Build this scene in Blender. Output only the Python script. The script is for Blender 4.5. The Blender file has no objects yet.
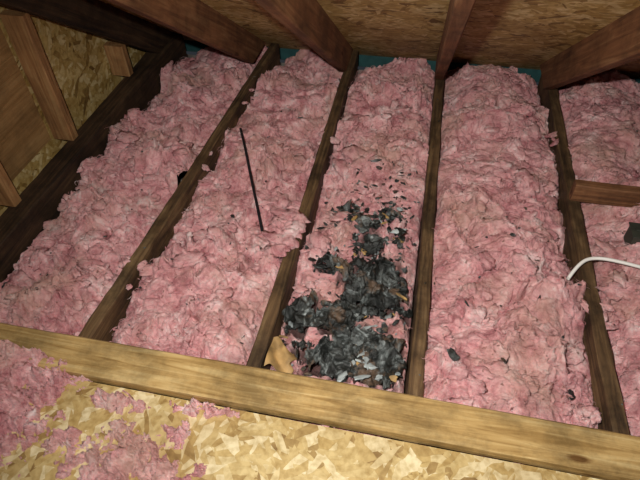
import bpy, math, random, bmesh
import numpy as np
from mathutils import Vector, Matrix
random.seed(4); rng=np.random.default_rng(7)
scene=bpy.context.scene
col=scene.collection
scene.view_settings.view_transform='Standard'

# ---------------- noise ----------------
_perm=rng.permutation(256).astype(np.int64); _perm=np.concatenate([_perm,_perm,_perm])
_g=rng.normal(size=(256,3)); _g/=np.linalg.norm(_g,axis=1)[:,None]; _g*=1.5
def perlin(x,y,z=0.0):
    x=np.asarray(x,float);y=np.asarray(y,float);z=np.broadcast_to(np.asarray(z,float),x.shape)
    xi=np.floor(x).astype(np.int64);yi=np.floor(y).astype(np.int64);zi=np.floor(z).astype(np.int64)
    xf=x-xi;yf=y-yi;zf=z-zi
    u=xf*xf*xf*(xf*(xf*6-15)+10);v=yf*yf*yf*(yf*(yf*6-15)+10);w=zf*zf*zf*(zf*(zf*6-15)+10)
    out=0
    for dx in (0,1):
        wx=u if dx else 1-u
        for dy in (0,1):
            wy=v if dy else 1-v
            for dz in (0,1):
                wz=w if dz else 1-w
                h=_perm[(_perm[(_perm[(xi+dx)&255]+yi+dy)&255]+zi+dz)&255]
                g=_g[h]
                out=out+wx*wy*wz*(g[...,0]*(xf-dx)+g[...,1]*(yf-dy)+g[...,2]*(zf-dz))
    return out
def fbm(x,y,z,wl,octs=3,gain=.5):
    s=0;a=1
    for i in range(octs):
        s=s+a*perlin(x/wl+11*i,y/wl+7*i,z/wl+3.3*i+i*5.1); a*=gain; wl*=.5
    return s
def sstep(a,b,x):
    t=np.clip((x-a)/(b-a),0,1); return t*t*(3-2*t)

# ---------------- materials ----------------
def newmat(name):
    m=bpy.data.materials.new(name); m.use_nodes=True
    nt=m.node_tree; b=nt.nodes['Principled BSDF']; return m,nt,b
def N(nt,t,**k):
    n=nt.nodes.new(t)
    for a,v in k.items(): setattr(n,a,v)
    return n
def ramp(nt,stops):
    r=nt.nodes.new('ShaderNodeValToRGB'); e=r.color_ramp.elements
    while len(e)<len(stops): e.new(.5)
    for i,(p,c) in enumerate(stops):
        e[i].position=p; e[i].color=(*c,1)
    return r
def mixc(nt,fac,a,b,mode='MIX'):
    m=nt.nodes.new('ShaderNodeMix'); m.data_type='RGBA'; m.blend_type=mode
    for idx,val in ((0,fac),(6,a),(7,b)):
        if hasattr(val,'is_output'): nt.links.new(val,m.inputs[idx])
        elif idx==0: m.inputs[0].default_value=val
        else: m.inputs[idx].default_value=(*val,1)
    return m.outputs[2]
def wood(name,c1,c2,c3,stain=.5,rough=.7):
    m,nt,b=newmat(name); L=nt.links.new
    tc=N(nt,'ShaderNodeTexCoord'); oi=N(nt,'ShaderNodeObjectInfo')
    add=N(nt,'ShaderNodeVectorMath',operation='ADD'); L(tc.outputs['Object'],add.inputs[0])
    sc=N(nt,'ShaderNodeVectorMath',operation='SCALE'); sc.inputs[0].default_value=(17,5,9); L(oi.outputs['Random'],sc.inputs[3]); L(sc.outputs[0],add.inputs[1])
    mp=N(nt,'ShaderNodeMapping'); mp.inputs['Scale'].default_value=(1.6,26,26); L(add.outputs[0],mp.inputs[0])
    n=N(nt,'ShaderNodeTexNoise'); n.inputs['Scale'].default_value=1.8; n.inputs['Detail'].default_value=7; n.inputs['Roughness'].default_value=.62; n.inputs['Distortion'].default_value=1.2; L(mp.outputs[0],n.inputs[0])
    r=ramp(nt,[(.34,c2),(.5,c1),(.66,c3)]); L(n.outputs[0],r.inputs[0])
    n2=N(nt,'ShaderNodeTexNoise'); n2.inputs['Scale'].default_value=6; n2.inputs['Detail'].default_value=8; n2.inputs['Roughness'].default_value=.7; L(add.outputs[0],n2.inputs[0])
    r2=ramp(nt,[(.38,(1-stain,)*3),(.58,(1,1,1))]); L(n2.outputs[0],r2.inputs[0])
    c=mixc(nt,1.0,r.outputs[0],r2.outputs[0],'MULTIPLY')
    mk=N(nt,'ShaderNodeMapping'); mk.inputs['Scale'].default_value=(3,9,9); L(add.outputs[0],mk.inputs[0])
    v=N(nt,'ShaderNodeTexVoronoi'); v.inputs['Scale'].default_value=1.0; L(mk.outputs[0],v.inputs[0])
    rk=ramp(nt,[(.05,(.35,.25,.18)),(.10,(1,1,1))]); L(v.outputs['Distance'],rk.inputs[0])
    c=mixc(nt,1.0,c,rk.outputs[0],'MULTIPLY')
    L(c,b.inputs['Base Color']); b.inputs['Roughness'].default_value=rough; b.inputs['Specular IOR Level'].default_value=.3
    bp=N(nt,'ShaderNodeBump'); bp.inputs['Strength'].default_value=.5; bp.inputs['Distance'].default_value=.004; L(n.outputs[0],bp.inputs['Height']); L(bp.outputs[0],b.inputs['Normal'])
    return m
def osb(name,cols,k=1.0):
    m,nt,b=newmat(name); L=nt.links.new
    tc=N(nt,'ShaderNodeTexCoord')
    nz=N(nt,'ShaderNodeTexNoise'); nz.inputs['Scale'].default_value=9; nz.inputs['Detail'].default_value=3; L(tc.outputs['Object'],nz.inputs[0])
    wv=N(nt,'ShaderNodeVectorMath',operation='SCALE'); L(nz.outputs['Color'],wv.inputs[0]); wv.inputs[3].default_value=.03
    ad=N(nt,'ShaderNodeVectorMath',operation='ADD'); L(tc.outputs['Object'],ad.inputs[0]); L(wv.outputs[0],ad.inputs[1])
    best=None
    for i,(ang,sx,sy) in enumerate([(.3,15,52),(1.2,20,60),(-.7,14,45),(2.1,22,70),(-.1,24,54),(.8,17,65)]):
        mp=N(nt,'ShaderNodeMapping'); mp.vector_type='TEXTURE'
        mp.inputs['Rotation'].default_value=(0,0,ang); mp.inputs['Location'].default_value=(i*.37,i*.21,0); mp.inputs['Scale'].default_value=(k/sx,k/sy,1)
        L(ad.outputs[0],mp.inputs[0])
        v=N(nt,'ShaderNodeTexVoronoi',voronoi_dimensions='2D'); v.inputs['Scale'].default_value=1; L(mp.outputs[0],v.inputs[0])
        s=N(nt,'ShaderNodeSeparateColor'); L(v.outputs['Color'],s.inputs[0])
        o=s.outputs[0]; o2=s.outputs[1]
        if best is None: best=(o,o2)
        else:
            gt=N(nt,'ShaderNodeMath',operation='GREATER_THAN'); L(o,gt.inputs[0]); L(best[0],gt.inputs[1])
            mx=N(nt,'ShaderNodeMath',operation='MAXIMUM'); L(o,mx.inputs[0]); L(best[0],mx.inputs[1])
            mm=N(nt,'ShaderNodeMix'); L(gt.outputs[0],mm.inputs[0]); L(best[1],mm.inputs[2]); L(o2,mm.inputs[3])
            best=(mx.outputs[0],mm.outputs[0])
    r=ramp(nt,[(0,cols[0]),(.16,cols[1]),(.6,cols[2]),(.92,cols[3])]); L(best[1],r.inputs[0])
    n3=N(nt,'ShaderNodeTexNoise'); n3.inputs['Scale'].default_value=60; n3.inputs['Detail'].default_value=5; L(ad.outputs[0],n3.inputs[0])
    r3=ramp(nt,[(.3,(.68,.62,.5)),(.6,(1,1,1))]); L(n3.outputs[0],r3.inputs[0])
    c=mixc(nt,1,r.outputs[0],r3.outputs[0],'MULTIPLY')
    n4=N(nt,'ShaderNodeTexNoise'); n4.inputs['Scale'].default_value=4; n4.inputs['Detail'].default_value=4; L(tc.outputs['Object'],n4.inputs[0])
    r4=ramp(nt,[(.35,(.70,.64,.55)),(.6,(1,1,1))]); L(n4.outputs[0],r4.inputs[0])
    c=mixc(nt,1,c,r4.outputs[0],'MULTIPLY')
    L(c,b.inputs['Base Color']); b.inputs['Roughness'].default_value=.6
    bp=N(nt,'ShaderNodeBump'); bp.inputs['Strength'].default_value=.5; bp.inputs['Distance'].default_value=.003; L(best[1],bp.inputs['Height']); L(bp.outputs[0],b.inputs['Normal'])
    return m
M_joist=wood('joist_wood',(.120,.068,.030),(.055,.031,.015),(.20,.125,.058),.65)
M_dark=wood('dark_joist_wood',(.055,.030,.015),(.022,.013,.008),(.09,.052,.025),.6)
M_rafter=wood('rafter_wood',(.22,.095,.040),(.13,.055,.024),(.30,.155,.07),.5)
M_beam=wood('beam_wood',(.47,.305,.115),(.31,.185,.06),(.60,.43,.19),.5,.5)
M_stud=wood('stud_wood',(.34,.17,.065),(.23,.105,.04),(.42,.24,.10),.35)
M_ply=wood('plywood',(.34,.19,.07),(.27,.145,.05),(.42,.25,.10),.35)
M_osbf=osb('osb_floor',[(.30,.185,.06),(.50,.35,.13),(.61,.47,.215),(.76,.65,.40)])
M_osbr=osb('osb_roof',[(.20,.11,.03),(.46,.30,.09),(.62,.44,.16),(.78,.62,.32)],1.1)
def plain(name,c,rough=.6,var=.2):
    m,nt,b=newmat(name); L=nt.links.new
    tc=N(nt,'ShaderNodeTexCoord'); n=N(nt,'ShaderNodeTexNoise'); n.inputs['Scale'].default_value=25; n.inputs['Detail'].default_value=4; L(tc.outputs['Object'],n.inputs[0])
    r=ramp(nt,[(.3,tuple(x*(1-var) for x in c)),(.7,tuple(min(1,x*(1+var)) for x in c))]); L(n.outputs[0],r.inputs[0]); L(r.outputs[0],b.inputs['Base Color'])
    b.inputs['Roughness'].default_value=rough; return m
M_teal=plain('teal_foam_baffle',(.02,.08,.08))
M_dry=plain('drywall',(.35,.32,.28))
M_white=plain('white_cable',(.8,.78,.72),.4,.05)
M_black=plain('black_rubber',(.008,.008,.01),.5)
M_box=plain('box_metal',(.035,.038,.028),.55,.3)
M_paper=plain('kraft_paper',(.36,.22,.08),.7,.5)
M_ash=plain('grey_ash',(.27,.30,.295),.45,.7)

def insul():
    m,nt,b=newmat('pink_fiberglass'); L=nt.links.new
    tc=N(nt,'ShaderNodeTexCoord')
    n=N(nt,'ShaderNodeTexNoise'); n.inputs['Scale'].default_value=13; n.inputs['Detail'].default_value=12; n.inputs['Roughness'].default_value=.76; n.inputs['Distortion'].default_value=.5; L(tc.outputs['Object'],n.inputs[0])
    r=ramp(nt,[(.30,(.31,.10,.115)),(.41,(.55,.235,.245)),(.53,(.79,.43,.425)),(.67,(.93,.74,.71))]); L(n.outputs[0],r.inputs[0])
    n2=N(nt,'ShaderNodeTexNoise'); n2.inputs['Scale'].default_value=4; n2.inputs['Detail'].default_value=9; n2.inputs['Roughness'].default_value=.65; L(tc.outputs['Object'],n2.inputs[0])
    r2=ramp(nt,[(.47,(0,0,0)),(.66,(.65,.65,.65))]); L(n2.outputs[0],r2.inputs[0])
    c=mixc(nt,r2.outputs[0],r.outputs[0],(.54,.34,.26))
    at=N(nt,'ShaderNodeAttribute',attribute_name='char')
    n3=N(nt,'ShaderNodeTexNoise'); n3.inputs['Scale'].default_value=60; n3.inputs['Detail'].default_value=4; L(tc.outputs['Object'],n3.inputs[0])
    r3=ramp(nt,[(.65,(0,0,0)),(.71,(.8,.8,.8))]); L(n3.outputs[0],r3.inputs[0])
    c=mixc(nt,r3.outputs[0],c,(.20,.10,.07))
    c=mixc(nt,at.outputs['Fac'],c,(.06,.035,.03))
    L(c,b.inputs['Base Color']); b.inputs['Roughness'].default_value=1
    b.inputs['Specular IOR Level'].default_value=.1
    b.inputs['Subsurface Weight'].default_value=.25; b.inputs['Subsurface Radius'].default_value=(1,.45,.45); b.inputs['Subsurface Scale'].default_value=.008
    mp=N(nt,'ShaderNodeMapping'); mp.inputs['Scale'].default_value=(60,130,80); mp.inputs['Rotation'].default_value=(0,0,.5); L(tc.outputs['Object'],mp.inputs[0])
    nf=N(nt,'ShaderNodeTexNoise'); nf.inputs['Scale'].default_value=1; nf.inputs['Detail'].default_value=6; nf.inputs['Roughness'].default_value=.7; nf.inputs['Distortion'].default_value=1.5; L(mp.outputs[0],nf.inputs[0])
    bp=N(nt,'ShaderNodeBump'); bp.inputs['Strength'].default_value=1; bp.inputs['Distance'].default_value=.008; L(nf.outputs[0],bp.inputs['Height']); L(bp.outputs[0],b.inputs['Normal'])
    return m
M_ins=insul()
def charm():
    m,nt,b=newmat('charred_material'); L=nt.links.new
    tc=N(nt,'ShaderNodeTexCoord')
    n=N(nt,'ShaderNodeTexNoise'); n.inputs['Scale'].default_value=15; n.inputs['Detail'].default_value=9; n.inputs['Roughness'].default_value=.75; n.inputs['Distortion'].default_value=1; L(tc.outputs['Object'],n.inputs[0])
    r=ramp(nt,[(.43,(.008,.009,.008)),(.52,(.028,.031,.028)),(.585,(.13,.145,.14)),(.69,(.42,.46,.45))]); L(n.outputs[0],r.inputs[0])
    n2=N(nt,'ShaderNodeTexNoise'); n2.inputs['Scale'].default_value=9; n2.inputs['Detail'].default_value=7; n2.inputs['Roughness'].default_value=.72; L(tc.outputs['Object'],n2.inputs[0])
    r2=ramp(nt,[(.54,(0,0,0)),(.62,(.8,.8,.8))]); L(n2.outputs[0],r2.inputs[0])
    c=mixc(nt,r2.outputs[0],r.outputs[0],(.15,.095,.06))
    L(c,b.inputs['Base Color'])
    b.inputs['Roughness'].default_value=.38
    bp=N(nt,'ShaderNodeBump'); bp.inputs['Strength'].default_value=.9; bp.inputs['Distance'].default_value=.01; L(n.outputs[0],bp.inputs['Height']); L(bp.outputs[0],b.inputs['Normal'])
    return m
M_char=charm()

# ---------------- mesh helpers ----------------
def mkobj(name,verts,faces,mat,smooth=False,parent=None):
    me=bpy.data.meshes.new(name); me.from_pydata([tuple(v) for v in verts],[],[tuple(f) for f in faces]); me.update()
    if mat: me.materials.append(mat)
    if smooth: me.polygons.foreach_set('use_smooth',[True]*len(me.polygons))
    o=bpy.data.objects.new(name,me); col.objects.link(o)
    if parent: o.parent=parent
    return o
def board(name,loc,dirx,upz,l,w,h,mat,wob=.0015,parent=None,bev=.004,seg=40):
    x=Vector(dirx).normalized(); z=Vector(upz); z=(z-x*z.dot(x)).normalized(); y=z.cross(x)
    prof=[(-w/2+bev,-h/2),(w/2-bev,-h/2),(w/2,-h/2+bev),(w/2,h/2-bev),(w/2-bev,h/2),(-w/2+bev,h/2),(-w/2,h/2-bev),(-w/2,-h/2+bev)]
    vs=[];fs=[];k=len(prof)
    sd=random.random()*50
    for i in range(seg+1):
        t=i/seg
        for j,(a,c) in enumerate(prof):
            dx=wob*math.sin(t*9+sd)+wob*.8*(random.random()-.5)
            dz=wob*.8*(random.random()-.5)
            vs.append((l*t,a+dx,c+dz))
    for i in range(seg):
        for j in range(k):
            fs.append((i*k+j,(i+1)*k+j,(i+1)*k+(j+1)%k,i*k+(j+1)%k)[::-1])
    fs.append(tuple(range(k))[::-1]); fs.append(tuple(seg*k+j for j in range(k)))
    o=mkobj(name,vs,fs,mat,parent=parent)
    o.matrix_world=Matrix(((x.x,y.x,z.x,loc[0]),(x.y,y.y,z.y,loc[1]),(x.z,y.z,z.z,loc[2]),(0,0,0,1)))
    return o
def slab(name,loc,ux,uy,lx,ly,t,mat,parent=None):
    x=Vector(ux).normalized(); y=Vector(uy).normalized(); z=x.cross(y)
    vs=[(0,0,0),(lx,0,0),(lx,ly,0),(0,ly,0),(0,0,-t),(lx,0,-t),(lx,ly,-t),(0,ly,-t)]
    fs=[(0,1,2,3),(7,6,5,4),(0,4,5,1),(1,5,6,2),(2,6,7,3),(3,7,4,0)]
    o=mkobj(name,vs,fs,mat,parent=parent)
    o.matrix_world=Matrix(((x.x,y.x,z.x,loc[0]),(x.y,y.y,z.y,loc[1]),(x.z,y.z,z.z,loc[2]),(0,0,0,1)))
    return o

A=math.radians(35); TA=math.tan(A)
Y0=2.52; YB=2.28
JL=[(-1.305,-1.295),(-.845,-.768),(-.350,-.361),(.078,.065),(.578,.548),(1.04,1.01),(1.48,1.46)]
def jx(i,y): a,b=JL[i]; return a+(b-a)*(y-.70)/1.78
for i in range(1,7):
    p0=Vector((jx(i,-.9),-.9,-.092)); p1=Vector((jx(i,2.5),2.5,-.092))
    board('ceiling_joist',p0,p1-p0,(0,0,1),(p1-p0).length,.040,.184,M_joist,wob=.004,seg=80)
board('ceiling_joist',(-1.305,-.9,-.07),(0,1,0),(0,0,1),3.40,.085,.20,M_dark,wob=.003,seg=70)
slab('floor_drywall',(-1.5,-.95,-.186),(1,0,0),(0,1,0),3.2,3.6,.012,M_dry)
# ---------------- rafters ----------------
def rafter(x,w=.04,mat=M_rafter,ytop=-.9):
    L=[(YB,0.001),(Y0-.006,0.001),(ytop,(Y0-ytop)*TA-.003),(ytop,(YB-ytop)*TA)]
    d=Vector((0,-math.cos(A),math.sin(A))); n=Vector((0,math.sin(A),math.cos(A)))
    nseg=30
    vs=[];fs=[]
    def loc(p):
        v=Vector((0,p[0]-YB,p[1])); return (v.dot(d),v.dot(n))
    l=[loc(p) for p in L]
    for i in range(nseg+1):
        t=i/nseg
        bt=(l[0][0]+(l[3][0]-l[0][0])*t, l[0][1]+(l[3][1]-l[0][1])*t)
        tp=(l[1][0]+(l[2][0]-l[1][0])*t, l[1][1]+(l[2][1]-l[1][1])*t)
        b=.004; wb=.0025*math.sin(t*7+x*9)
        for (s,zz) in ((-w/2,tp),(-w/2,(bt[0],bt[1]+b)),(-w/2+b,bt),(w/2-b,bt),(w/2,(bt[0],bt[1]+b)),(w/2,tp)):
            vs.append((zz[0],s+wb,zz[1]))
    k=6
    for i in range(nseg):
        for j in range(k): fs.append((i*k+j,(i+1)*k+j,(i+1)*k+(j+1)%k,i*k+(j+1)%k))
    fs.append(tuple(range(k))); fs.append(tuple(nseg*k+j for j in range(k))[::-1])
    o=mkobj('roof_rafter',vs,fs,mat)
    y=n.cross(d)
    o.matrix_world=Matrix(((d.x,y.x,n.x,x),(d.y,y.y,n.y,YB),(d.z,y.z,n.z,0),(0,0,0,1)))
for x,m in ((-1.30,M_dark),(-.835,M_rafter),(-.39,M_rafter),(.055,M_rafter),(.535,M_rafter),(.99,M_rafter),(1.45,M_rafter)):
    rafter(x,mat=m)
ye=3.0
slab('ceiling',(-1.47,ye,(Y0-ye)*TA),(1,0,0),(0,-math.cos(A),math.sin(A)),3.2,(ye+.95)/math.cos(A),-.012,M_osbr)
board('eave_vent_baffle',(-1.40,2.64,-.12),(1,0,0),(0,0,1),3.0,.02,.08,M_teal,wob=.002)
# ---------------- gable wall ----------------
def gable(name,x,off,mat,z0,t):
    pts=[(-.95,z0),(2.6,z0),(2.6,(Y0-2.6)*TA-off),(-.95,(Y0+.95)*TA-off)]
    vs=[(p[0],p[1],0) for p in pts]+[(p[0],p[1],-t) for p in pts]
    fs=[(0,1,2,3),(7,6,5,4)]+[(i,i+4,(i+1)%4+4,(i+1)%4) for i in range(4)]
    o=mkobj(name,vs,fs,mat)
    o.matrix_world=Matrix(((0,0,1,x),(1,0,0,0),(0,1,0,0),(0,0,0,1)))
    return o
gable('wall_left',-1.412,.004,M_osbr,-.174,.012)
pan=mkobj('plywood_panel',[(y,z,q) for q in (0,.003) for (y,z) in ((-.9,.035),(1.50,.035),(1.50,.60),(-.9,1.6))],[(0,1,2,3)[::-1],(4,5,6,7),(0,1,5,4),(1,2,6,5),(2,3,7,6),(3,0,4,7)],M_ply)
pan.matrix_world=Matrix(((0,0,1,-1.4115),(1,0,0,0),(0,1,0,0),(0,0,0,1)))
for y in (.35,.74,1.14,1.53,2.03):
    board('wall_stud',(-1.362,y,.031),(0,0,1),(1,0,0),(YB-y)*TA-.034,.04,.088,M_stud,seg=12,wob=.0008)
# ---------------- front beam & floor ----------------
board('crossbeam_board',(-1.25,.6255,.0215),(1,0,0),(0,0,1),2.85,.105,.040,M_beam,wob=.0015,bev=.005,seg=60)
slab('floor',(-1.25,-.95,.013),(1,0,0),(0,1,0),2.85,1.518,.012,M_osbf)

# ---------------- insulation ----------------
ELL=[(-.09,1.09,.10,.13),(-.04,1.00,.09,.10),(-.25,.90,.075,.05),(-.16,.92,.12,.07),(-.10,.86,.09,.06),(.0,.80,.055,.08),(-.11,.77,.16,.06),
     (-.20,1.38,.045,.03),(-.12,1.31,.05,.03),(-.05,1.37,.035,.025),(-.10,1.22,.05,.06),(-.02,1.27,.03,.03),(-.19,1.12,.06,.03)]
def charmask(x,y):
    m=np.full(np.shape(x),-1.0)
    for cx,cy,rx,ry in ELL:
        m=np.maximum(m,1-np.sqrt(((x-cx)/rx)**2+((y-cy)/ry)**2))
    m=m-.06*sstep(1.12,1.25,y)+.66*fbm(x,y,2.0+0*x,.085,4,.68)
    return m
def surf(x,y,xl,xr,k):
    w=xr-xl; u=np.clip((x-xl)/w,0,1)
    edge=.055+.06*perlin(y/.2,y*0+k*2.3+ (u>.5)*7.7,3.3)
    edge=np.where(k==3,edge+.012,edge)
    z=-edge+(edge+.004)*np.power(np.clip(np.sin(np.pi*u),0,1),.5)
    if k>=4: z=z+.030*np.sin(np.pi*u)
    if k==3: z=z-.02*sstep(1.3,.9,y)
    s0=k*4.7
    z=z+.050*perlin(x/.34+k*3.1,y/.28,1.7+k)+.040*perlin(x/.16,y/.13,4.4+k)
    wx=x+.040*fbm(x,y,s0+0*x,.12,3,.55); wy=y+.040*fbm(x,y,s0+9+0*x,.12,3,.55)
    hf=.7 if k==4 else 1.0
    mod=.45+1.0*sstep(-.4,.5,perlin(x/.17,y/.17,s0+40))
    b0=np.abs(perlin(wx/.19,wy/.11,s0+70)); b1=np.abs(perlin(wx/.10,wy/.065,s0)); b2=np.abs(perlin(wx/.05,wy/.036,s0+3)); b3=np.abs(perlin(wx/.024,wy/.02,s0+6)); b4=perlin(wx/.013,wy/.011,s0+8)
    b5=perlin(x/.008,y/.008,s0+18)
    z=z+.045*b0+mod*(.048*b1+.028*b2*hf+.018*b3*hf+.008*b4*hf+.0035*b5*hf)-.044
    z=z-.05*sstep(.25,.65,perlin(x/.11,y/.09,s0+60))*mod
    e=sstep(0,.10,u)*sstep(0,.10,1-u)
    dx=(.022*fbm(x,y,s0+20+0*x,.07,3,.5)+.005*perlin(x/.012,y/.012,s0+2))*e
    dy=.022*fbm(x,y,s0+30+0*x,.07,3,.5)+.005*perlin(x/.012,y/.012,s0+5)
    z=z-.075*sstep(2.15,2.6,y)
    z=np.minimum(z,(Y0-y)*TA-.018+.006*b3)
    z=np.where(y<.70,np.minimum(z,-.004),z)
    z=np.maximum(z,-.17)
    cm=charmask(x,y) if k==3 else -1+0*x
    z=z-.035*sstep(-.15,.3,cm)
    return x+dx,y+dy,z,cm
def bayx(k,y):
    g=.021
    return (jx(k-1,y)+(g if k>1 else .045)), jx(k,y)-g
def grid(k,yl,yr,st=.0036):
    nx=int(.43/st); ny=int((yr-yl)/st)
    U,Y=np.meshgrid(np.linspace(0,1,nx),np.linspace(yl,yr,ny))
    xl,xr=bayx(k,Y); X=xl+(xr-xl)*U
    px,py,pz,cm=surf(X,Y,xl,xr,k)
    idx=np.arange(nx*ny).reshape(ny,nx)
    f=np.stack([idx[:-1,:-1],idx[:-1,1:],idx[1:,1:],idx[1:,:-1]],-1).reshape(-1,4)
    return np.stack([px,py,pz],-1).reshape(-1,3),f,cm.reshape(-1)
def fastmesh(name,V,F,mat,char=None,parent=None,smooth=True):
    me=bpy.data.meshes.new(name); me.vertices.add(len(V)); me.vertices.foreach_set('co',V.astype(np.float32).ravel())
    me.loops.add(F.size); me.loops.foreach_set('vertex_index',F.astype(np.int32).ravel())
    me.polygons.add(len(F)); me.polygons.foreach_set('loop_start',np.arange(0,F.size,F.shape[1],dtype=np.int32))
    me.update(calc_edges=True); me.validate()
    me.polygons.foreach_set('use_smooth',np.full(len(me.polygons),smooth)); me.materials.append(mat)
    if char is not None:
        a=me.attributes.new('char','FLOAT','POINT'); a.data.foreach_set('value',char.astype(np.float32))
    o=bpy.data.objects.new(name,me); col.objects.link(o)
    if parent: o.parent=parent
    return o
Vs=[];Fs=[];Cs=[];off=0
for k in range(1,7):
    V,F,cm=grid(k,.585,2.605,.0030 if k<6 else .008)
    Vs.append(V);Fs.append(F+off);off+=len(V)
    Cs.append(sstep(-.30,.2,cm)*.9)
AV=np.concatenate(Vs)
ins=fastmesh('fiberglass_insulation',AV,np.concatenate(Fs),M_ins,np.concatenate(Cs))
HX0,HY0,HS=-1.4,.5,.005
HW,HH=int(3.0/HS),int(2.2/HS)
HM=np.full((HH,HW),-9.0)
ii=((AV[:,1]-HY0)/HS).astype(int).clip(0,HH-1); jj=((AV[:,0]-HX0)/HS).astype(int).clip(0,HW-1)
np.maximum.at(HM,(ii,jj),AV[:,2])
def zat(x,y):
    i=int((y-HY0)/HS); j=int((x-HX0)/HS)
    v=HM[max(0,i-1):i+2,max(0,j-1):j+2].max()
    return float(v) if v>-5 else 0.0
CMX=np.meshgrid(HX0+(np.arange(HW)+.5)*HS,HY0+(np.arange(HH)+.5)*HS); CM=charmask(*CMX)
def cmat(x,y): return CM[int((y-HY0)/HS),int((x-HX0)/HS)]

# pulled tufts
bm=bmesh.new(); bmesh.ops.create_icosphere(bm,subdivisions=3,radius=1); bm.verts.ensure_lookup_table()
TV=np.array([v.co[:] for v in bm.verts]); TF=np.array([[v.index for v in f.verts] for f in bm.faces]); bm.free()
def tuft(c,s,flat=.5):
    q=TV.copy(); a,b_,c_=[random.random()*60 for _ in range(3)]
    n=.55*perlin(q[:,0]*1.2+a,q[:,1]*1.2+b_,q[:,2]*1.2)+.45*np.abs(perlin(q[:,0]*2.6+b_,q[:,1]*2.6+c_,q[:,2]*2.6))+.25*perlin(q[:,0]*6+c_,q[:,1]*6+a,q[:,2]*6)
    q=q*(.8+n)[:,None]*np.array([s*random.uniform(.8,1.7),s*random.uniform(.5,1),s*flat*random.uniform(.6,1.1)])
    R=np.array(Matrix.Rotation(random.random()*6.28,3,'Z')@Matrix.Rotation(random.uniform(-.4,.4),3,'X'))
    return q@R.T+np.array(c)
tv=[];tf=[];o_=0
def addt(x,y,z,s,flat=.5):
    global o_
    tv.append(tuft((x,y,z),s,flat)); tf.append(TF+o_); o_+=len(TV)
cnt=0
while cnt<900:
    x=random.uniform(-1.24,1.0); y=random.uniform(.74,2.4)
    if -.34<x<.06 and cmat(x,y)>-.35: continue
    s=random.choice([.006,.008,.010,.012,.016,.022,.030])*random.uniform(.8,1.2)
    if min(abs(x-jx(i,y)) for i in range(7))<.022+s*1.3: continue
    addt(x,y,zat(x,y)-.15*s,s,.5); cnt+=1
for j in range(26):
    addt(-.375+random.uniform(-.05,.03),1.21+random.uniform(-.10,.08),.002+random.uniform(0,.012),random.uniform(.016,.034),.5)
for (i,y,r) in ((1,1.55,.06),(1,.95,.06),(2,1.75,.05),(4,1.9,.05),(4,1.05,.05),(0,1.4,.06),(1,2.0,.08)):
    for j in range(6):
        addt(jx(i,y)+random.choice((-1,1))*random.uniform(.018,.035)+(.04 if i==0 else 0),y+random.uniform(-r,r),-.008,random.uniform(.010,.022),.5)
tufts=fastmesh('torn_tufts',np.concatenate(tv),np.concatenate(tf),M_ins,np.zeros(o_),parent=ins)

rv=[];rf=[];ro=0
for cnt in range(14000):
    x=random.uniform(-1.24,1.02); y=random.uniform(.74,2.45)
    if -.34<x<.06 and cmat(x,y)>-.1: continue
    if min(abs(x-jx(i,y)) for i in range(7))<.028: continue
    k=6; a=random.random()*6.28; L_=random.uniform(.010,.040)/k; wd=random.uniform(.0005,.0012); cv=random.uniform(-.6,.6)
    z0=zat(x,y) ; P=[]; xx,yy,zz=x,y,z0-.003; dz=random.uniform(.0,.5)
    for i in range(k+1):
        P.append((xx,yy,zz,a)); xx+=L_*math.cos(a); yy+=L_*math.sin(a); zz+=L_*dz; dz-=.28; a+=cv+random.uniform(-.3,.3)
    for i,(px_,py_,pz_,aa) in enumerate(P):
        w_=wd*(1-.6*i/k)
        rv.append((px_-w_*math.sin(aa),py_+w_*math.cos(aa),pz_)); rv.append((px_+w_*math.sin(aa),py_-w_*math.cos(aa),pz_+.0005))
    for i in range(k): rf.append((ro+2*i,ro+2*i+1,ro+2*i+3,ro+2*i+2))
    ro+=2*(k+1)
fastmesh('fibre_wisps',np.array(rv),np.array(rf),M_ins,np.zeros(len(rv)),parent=ins)

# loose insulation on floor
def loose(x0,x1,y0,y1,blobs,name):
    st=.003; nx=int((x1-x0)/st); ny=int((y1-y0)/st)
    X,Y=np.meshgrid(np.linspace(x0,x1,nx),np.linspace(y0,y1,ny))
    m=np.full(X.shape,-1.0)
    for cx,cy,rx,ry,h in blobs:
        q=1-np.sqrt(((X-cx)/rx)**2+((Y-cy)/ry)**2)
        m=np.maximum(m,np.where(q>0,q*h,q))
    m=m+.40*fbm(X,Y,5+0*X,.045,5,.72)
    b=np.abs(perlin(X/.05,Y/.045,3.3))*.028+np.abs(perlin(X/.022,Y/.022,8.3))*.018+.006*perlin(X/.009,Y/.009,1)
    Z=np.clip(m,-.2,1)*.06+b*sstep(-.05,.5,m)+.010
    X2=X+.01*fbm(X,Y,12+0*X,.04,3);Y2=Y+.01*fbm(X,Y,17+0*X,.04,3)
    idx=np.arange(nx*ny).reshape(ny,nx)
    F=np.stack([idx[:-1,:-1],idx[:-1,1:],idx[1:,1:],idx[1:,:-1]],-1).reshape(-1,4)
    zf=Z.ravel(); F=F[(zf[F].max(axis=1)>0.0125)]
    V=np.stack([X2,Y2,Z],-1).reshape(-1,3)
    used=np.unique(F); mp=-np.ones(len(V),int); mp[used]=np.arange(len(used))
    return fastmesh(name,V[used],mp[F],M_ins,np.zeros(len(used)))
loose(-1.2,-.2,.15,.60,[(-1.0,.60,.22,.18,1.0),(-.98,.45,.19,.16,.85),(-.56,.39,.16,.07,.45),(-.64,.53,.08,.025,.25),(-.45,.55,.09,.018,.2),(-.47,.46,.03,.05,.2),(-.60,.45,.06,.04,.2),(-.72,.40,.05,.04,.3)],'loose_insulation_scraps')

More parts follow.
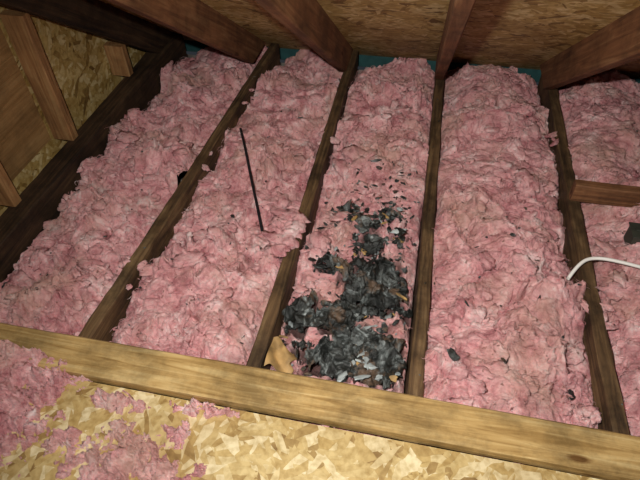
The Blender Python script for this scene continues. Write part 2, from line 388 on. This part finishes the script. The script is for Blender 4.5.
# ---------------- charred debris ----------------
y0,y1=.69,1.46; st=.0028
nx=int(.39/st);ny=int((y1-y0)/st)
U,Y=np.meshgrid(np.linspace(0,1,nx),np.linspace(y0,y1,ny))
xl,xr=bayx(3,Y); X=xl+(xr-xl)*U
px,py,pz,cm=surf(X,Y,xl,xr,3)
wx=X+.03*fbm(X,Y,3+0*X,.06,3);wy=Y+.03*fbm(X,Y,6+0*X,.06,3)
rid=(1-np.abs(perlin(wx/.06,wy/.035,2.2))*2)*.024+(1-np.abs(perlin(wx/.026,wy/.02,7.2))*2)*.014+.006*perlin(wx/.009,wy/.009,3)
Z=-.055+.055*np.clip(cm,0,.6)+rid+.035*perlin(X/.12,Y/.12,4.4)
Z=np.maximum(Z,pz-.004)
cm2=cm+.34*fbm(X,Y,30+0*X,.03,3,.7)
idx=np.arange(nx*ny).reshape(ny,nx)
F=np.stack([idx[:-1,:-1],idx[:-1,1:],idx[1:,1:],idx[1:,:-1]],-1).reshape(-1,4)
F=F[cm2.ravel()[F].min(axis=1)>.05]
V=np.stack([px,py,Z],-1).reshape(-1,3)
used=np.unique(F); mp_=-np.ones(len(V),int); mp_[used]=np.arange(len(used))
deb=fastmesh('charred_debris',V[used],mp_[F],M_char)
bm=bmesh.new(); bmesh.ops.create_icosphere(bm,subdivisions=2,radius=1); bm.verts.ensure_lookup_table()
SV=np.array([v.co[:] for v in bm.verts]); SF=np.array([[v.index for v in f.verts] for f in bm.faces]); bm.free()
def chip(c,s):
    q=SV.copy(); n=.6*perlin(q[:,0]*1.3+random.random()*40,q[:,1]*1.3+random.random()*40,q[:,2]*1.3)+.4*perlin(q[:,0]*3+c[0]*50,q[:,1]*3,q[:,2]*3)
    q=q*(1+n)[:,None]*np.array([s*random.uniform(.6,1.9),s*random.uniform(.35,.9),s*random.uniform(.15,.4)])
    R=np.array(Matrix.Rotation(random.random()*6.28,3,'Z')@Matrix.Rotation(random.uniform(-.6,.6),3,'X'))
    return q@R.T+np.array(c)
def chips(name,items,mat):
    CV=[];CF=[];o=0
    for (x,y,s,lift) in items:
        CV.append(chip((x,y,zat(x,y)+.15*s+lift),s)); CF.append(SF+o); o+=len(SV)
    return fastmesh(name,np.concatenate(CV),np.concatenate(CF),mat,np.zeros(o),parent=deb,smooth=False)
it=[];it2=[];it3=[];it4=[]
for i in range(520):
    e=random.choice(ELL); a=random.random()*6.28; r=random.uniform(.1,1.6)
    x=e[0]+e[2]*r*math.cos(a); y=e[1]+e[3]*r*math.sin(a)
    if -.315<x<.04 and y>.72:
        inside=cmat(x,y)>.1
        q=(x,y,random.uniform(.003,.013) if not inside else random.uniform(.005,.017),.02 if inside else 0)
        rr=random.random()
        (it if rr<.82 else it4 if rr<.93 else it2).append(q)
for i in range(190):
    x=random.gauss(-.12,.10); y=random.gauss(1.38,.19)
    if -.315<x<.04 and y>.72: it.append((x,y,random.uniform(.002,.010),.002))
for i in range(34):
    x=random.gauss(-.03,.05); y=random.gauss(.79,.035)
    if -.315<x<.04 and y>.71: it4.append((x,y,random.uniform(.005,.016),.025))
for (x,y,s) in [(.165,.80,.013),(.30,.83,.012),(.48,.80,.016),(.33,1.27,.013),(-.14,1.62,.011),(-.60,1.28,.010),(-.66,1.2,.008),(.2,1.0,.006),(.4,1.05,.007),(-.5,1.9,.008),(.75,1.0,.01)]:
    it.append((x,y,s,.004))
for i in range(260):
    it.append((random.uniform(-1.2,.9),random.uniform(.75,2.2),random.uniform(.0015,.005),.002))
it2=[(a,b_,min(c,.011),d) for a,b_,c,d in it2]
chips('charred_chips',it,M_char); chips('paper_fragments',it2,M_paper); chips('ash_flakes',it4,M_ash)

# kraft paper scrap by joist
vs=[];fs=[]
for i in range(16):
    for j in range(12):
        u=i/15;v=j/11
        r_=1+.12*math.sin(7*u+3)+.1*math.sin(11*v)
        vs.append((-.324+.075*u*r_, .715+.10*v*(1-.3*u)+.01*math.sin(u*7), -.015-.03*u+.008*math.sin(u*6+v*5)))
for i in range(15):
    for j in range(11): fs.append((i*12+j,(i+1)*12+j,(i+1)*12+j+1,i*12+j+1))
mkobj('kraft_paper_scrap',vs,fs,M_paper,True)

# ---------------- cables ----------------
def cable(name,pts,r,mat):
    cu=bpy.data.curves.new(name,'CURVE'); cu.dimensions='3D'; cu.bevel_depth=r; cu.bevel_resolution=4; cu.use_fill_caps=True
    s=cu.splines.new('NURBS'); s.points.add(len(pts)-1)
    for p,c in zip(s.points,pts): p.co=(*c,1)
    s.use_endpoint_u=True; s.order_u=4; cu.materials.append(mat)
    o=bpy.data.objects.new(name,cu); col.objects.link(o); return o
pts=[]
for i in range(9):
    t=i/8; x=-.715+(.246)*t; y=1.75-.542*t
    pts.append((x,y,max(zat(x+a,y+b) for a in (-.02,0,.02) for b in (-.05,-.02,0,.02,.05))+.006))
cable('black_cable',pts,.005,M_black)
cable('white_electrical_cable',[(.50,1.17,.0),(.53,1.22,.03),(.565,1.245,.035),(.62,1.235,.045),(.70,1.215,.05),(.80,1.19,.05),(.95,1.2,.045),(1.02,1.19,.01),(1.2,1.18,.0)],.0055,M_white)
board('blocking_board',(.545,1.555,.037),(1,0,0),(0,0,1),.52,.038,.07,M_rafter)
jb=bpy.data.objects.new('junction_box',None); col.objects.link(jb)
board('box_body',(.695,1.36,.030),(1,0,0),(0,0,1),.10,.06,.06,M_box,wob=0,parent=jb,seg=2)
board('box_cover',(.690,1.36,.062),(1,0,0),(0,0,1),.11,.07,.004,M_box,wob=0,parent=jb,seg=2,bev=.001)
for sx in (.71,.78):
    board('screw',(sx-.004,1.36,.0655),(1,0,0),(0,0,1),.008,.008,.003,M_box,wob=0,parent=jb,seg=1,bev=.001)

# ---------------- camera ----------------
Xc=Vector((.9791,-.1353,.1519)).normalized(); Yc=Vector((.2066,.7073,-.6760)); Yc=(Yc-Xc*Yc.dot(Xc)).normalized(); Zc=Xc.cross(Yc)
R=Matrix((Xc,Yc,Zc)).to_4x4()
cam=bpy.data.cameras.new('camera'); co=bpy.data.objects.new('camera',cam); col.objects.link(co)
co.matrix_world=Matrix.Translation((0,0,1.27))@R
cam.sensor_width=36; cam.lens=540/640*36; cam.clip_start=.01
scene.camera=co
# ---------------- light ----------------
l=bpy.data.lights.new('phone_flash','SPOT'); l.energy=128; l.spot_size=math.radians(116); l.spot_blend=1.0; l.shadow_soft_size=.015; l.color=(1,.965,.92)
lo=bpy.data.objects.new('phone_flash',l); col.objects.link(lo)
lo.location=(-.11,.05,1.36)
tgt=Vector((-.02,1.15,0)); lo.rotation_euler=(tgt-lo.location).to_track_quat('-Z','Y').to_euler()
w=bpy.data.worlds.new('world'); scene.world=w; w.use_nodes=True
w.node_tree.nodes['Background'].inputs[0].default_value=(.75,.85,1,1); w.node_tree.nodes['Background'].inputs[1].default_value=.03
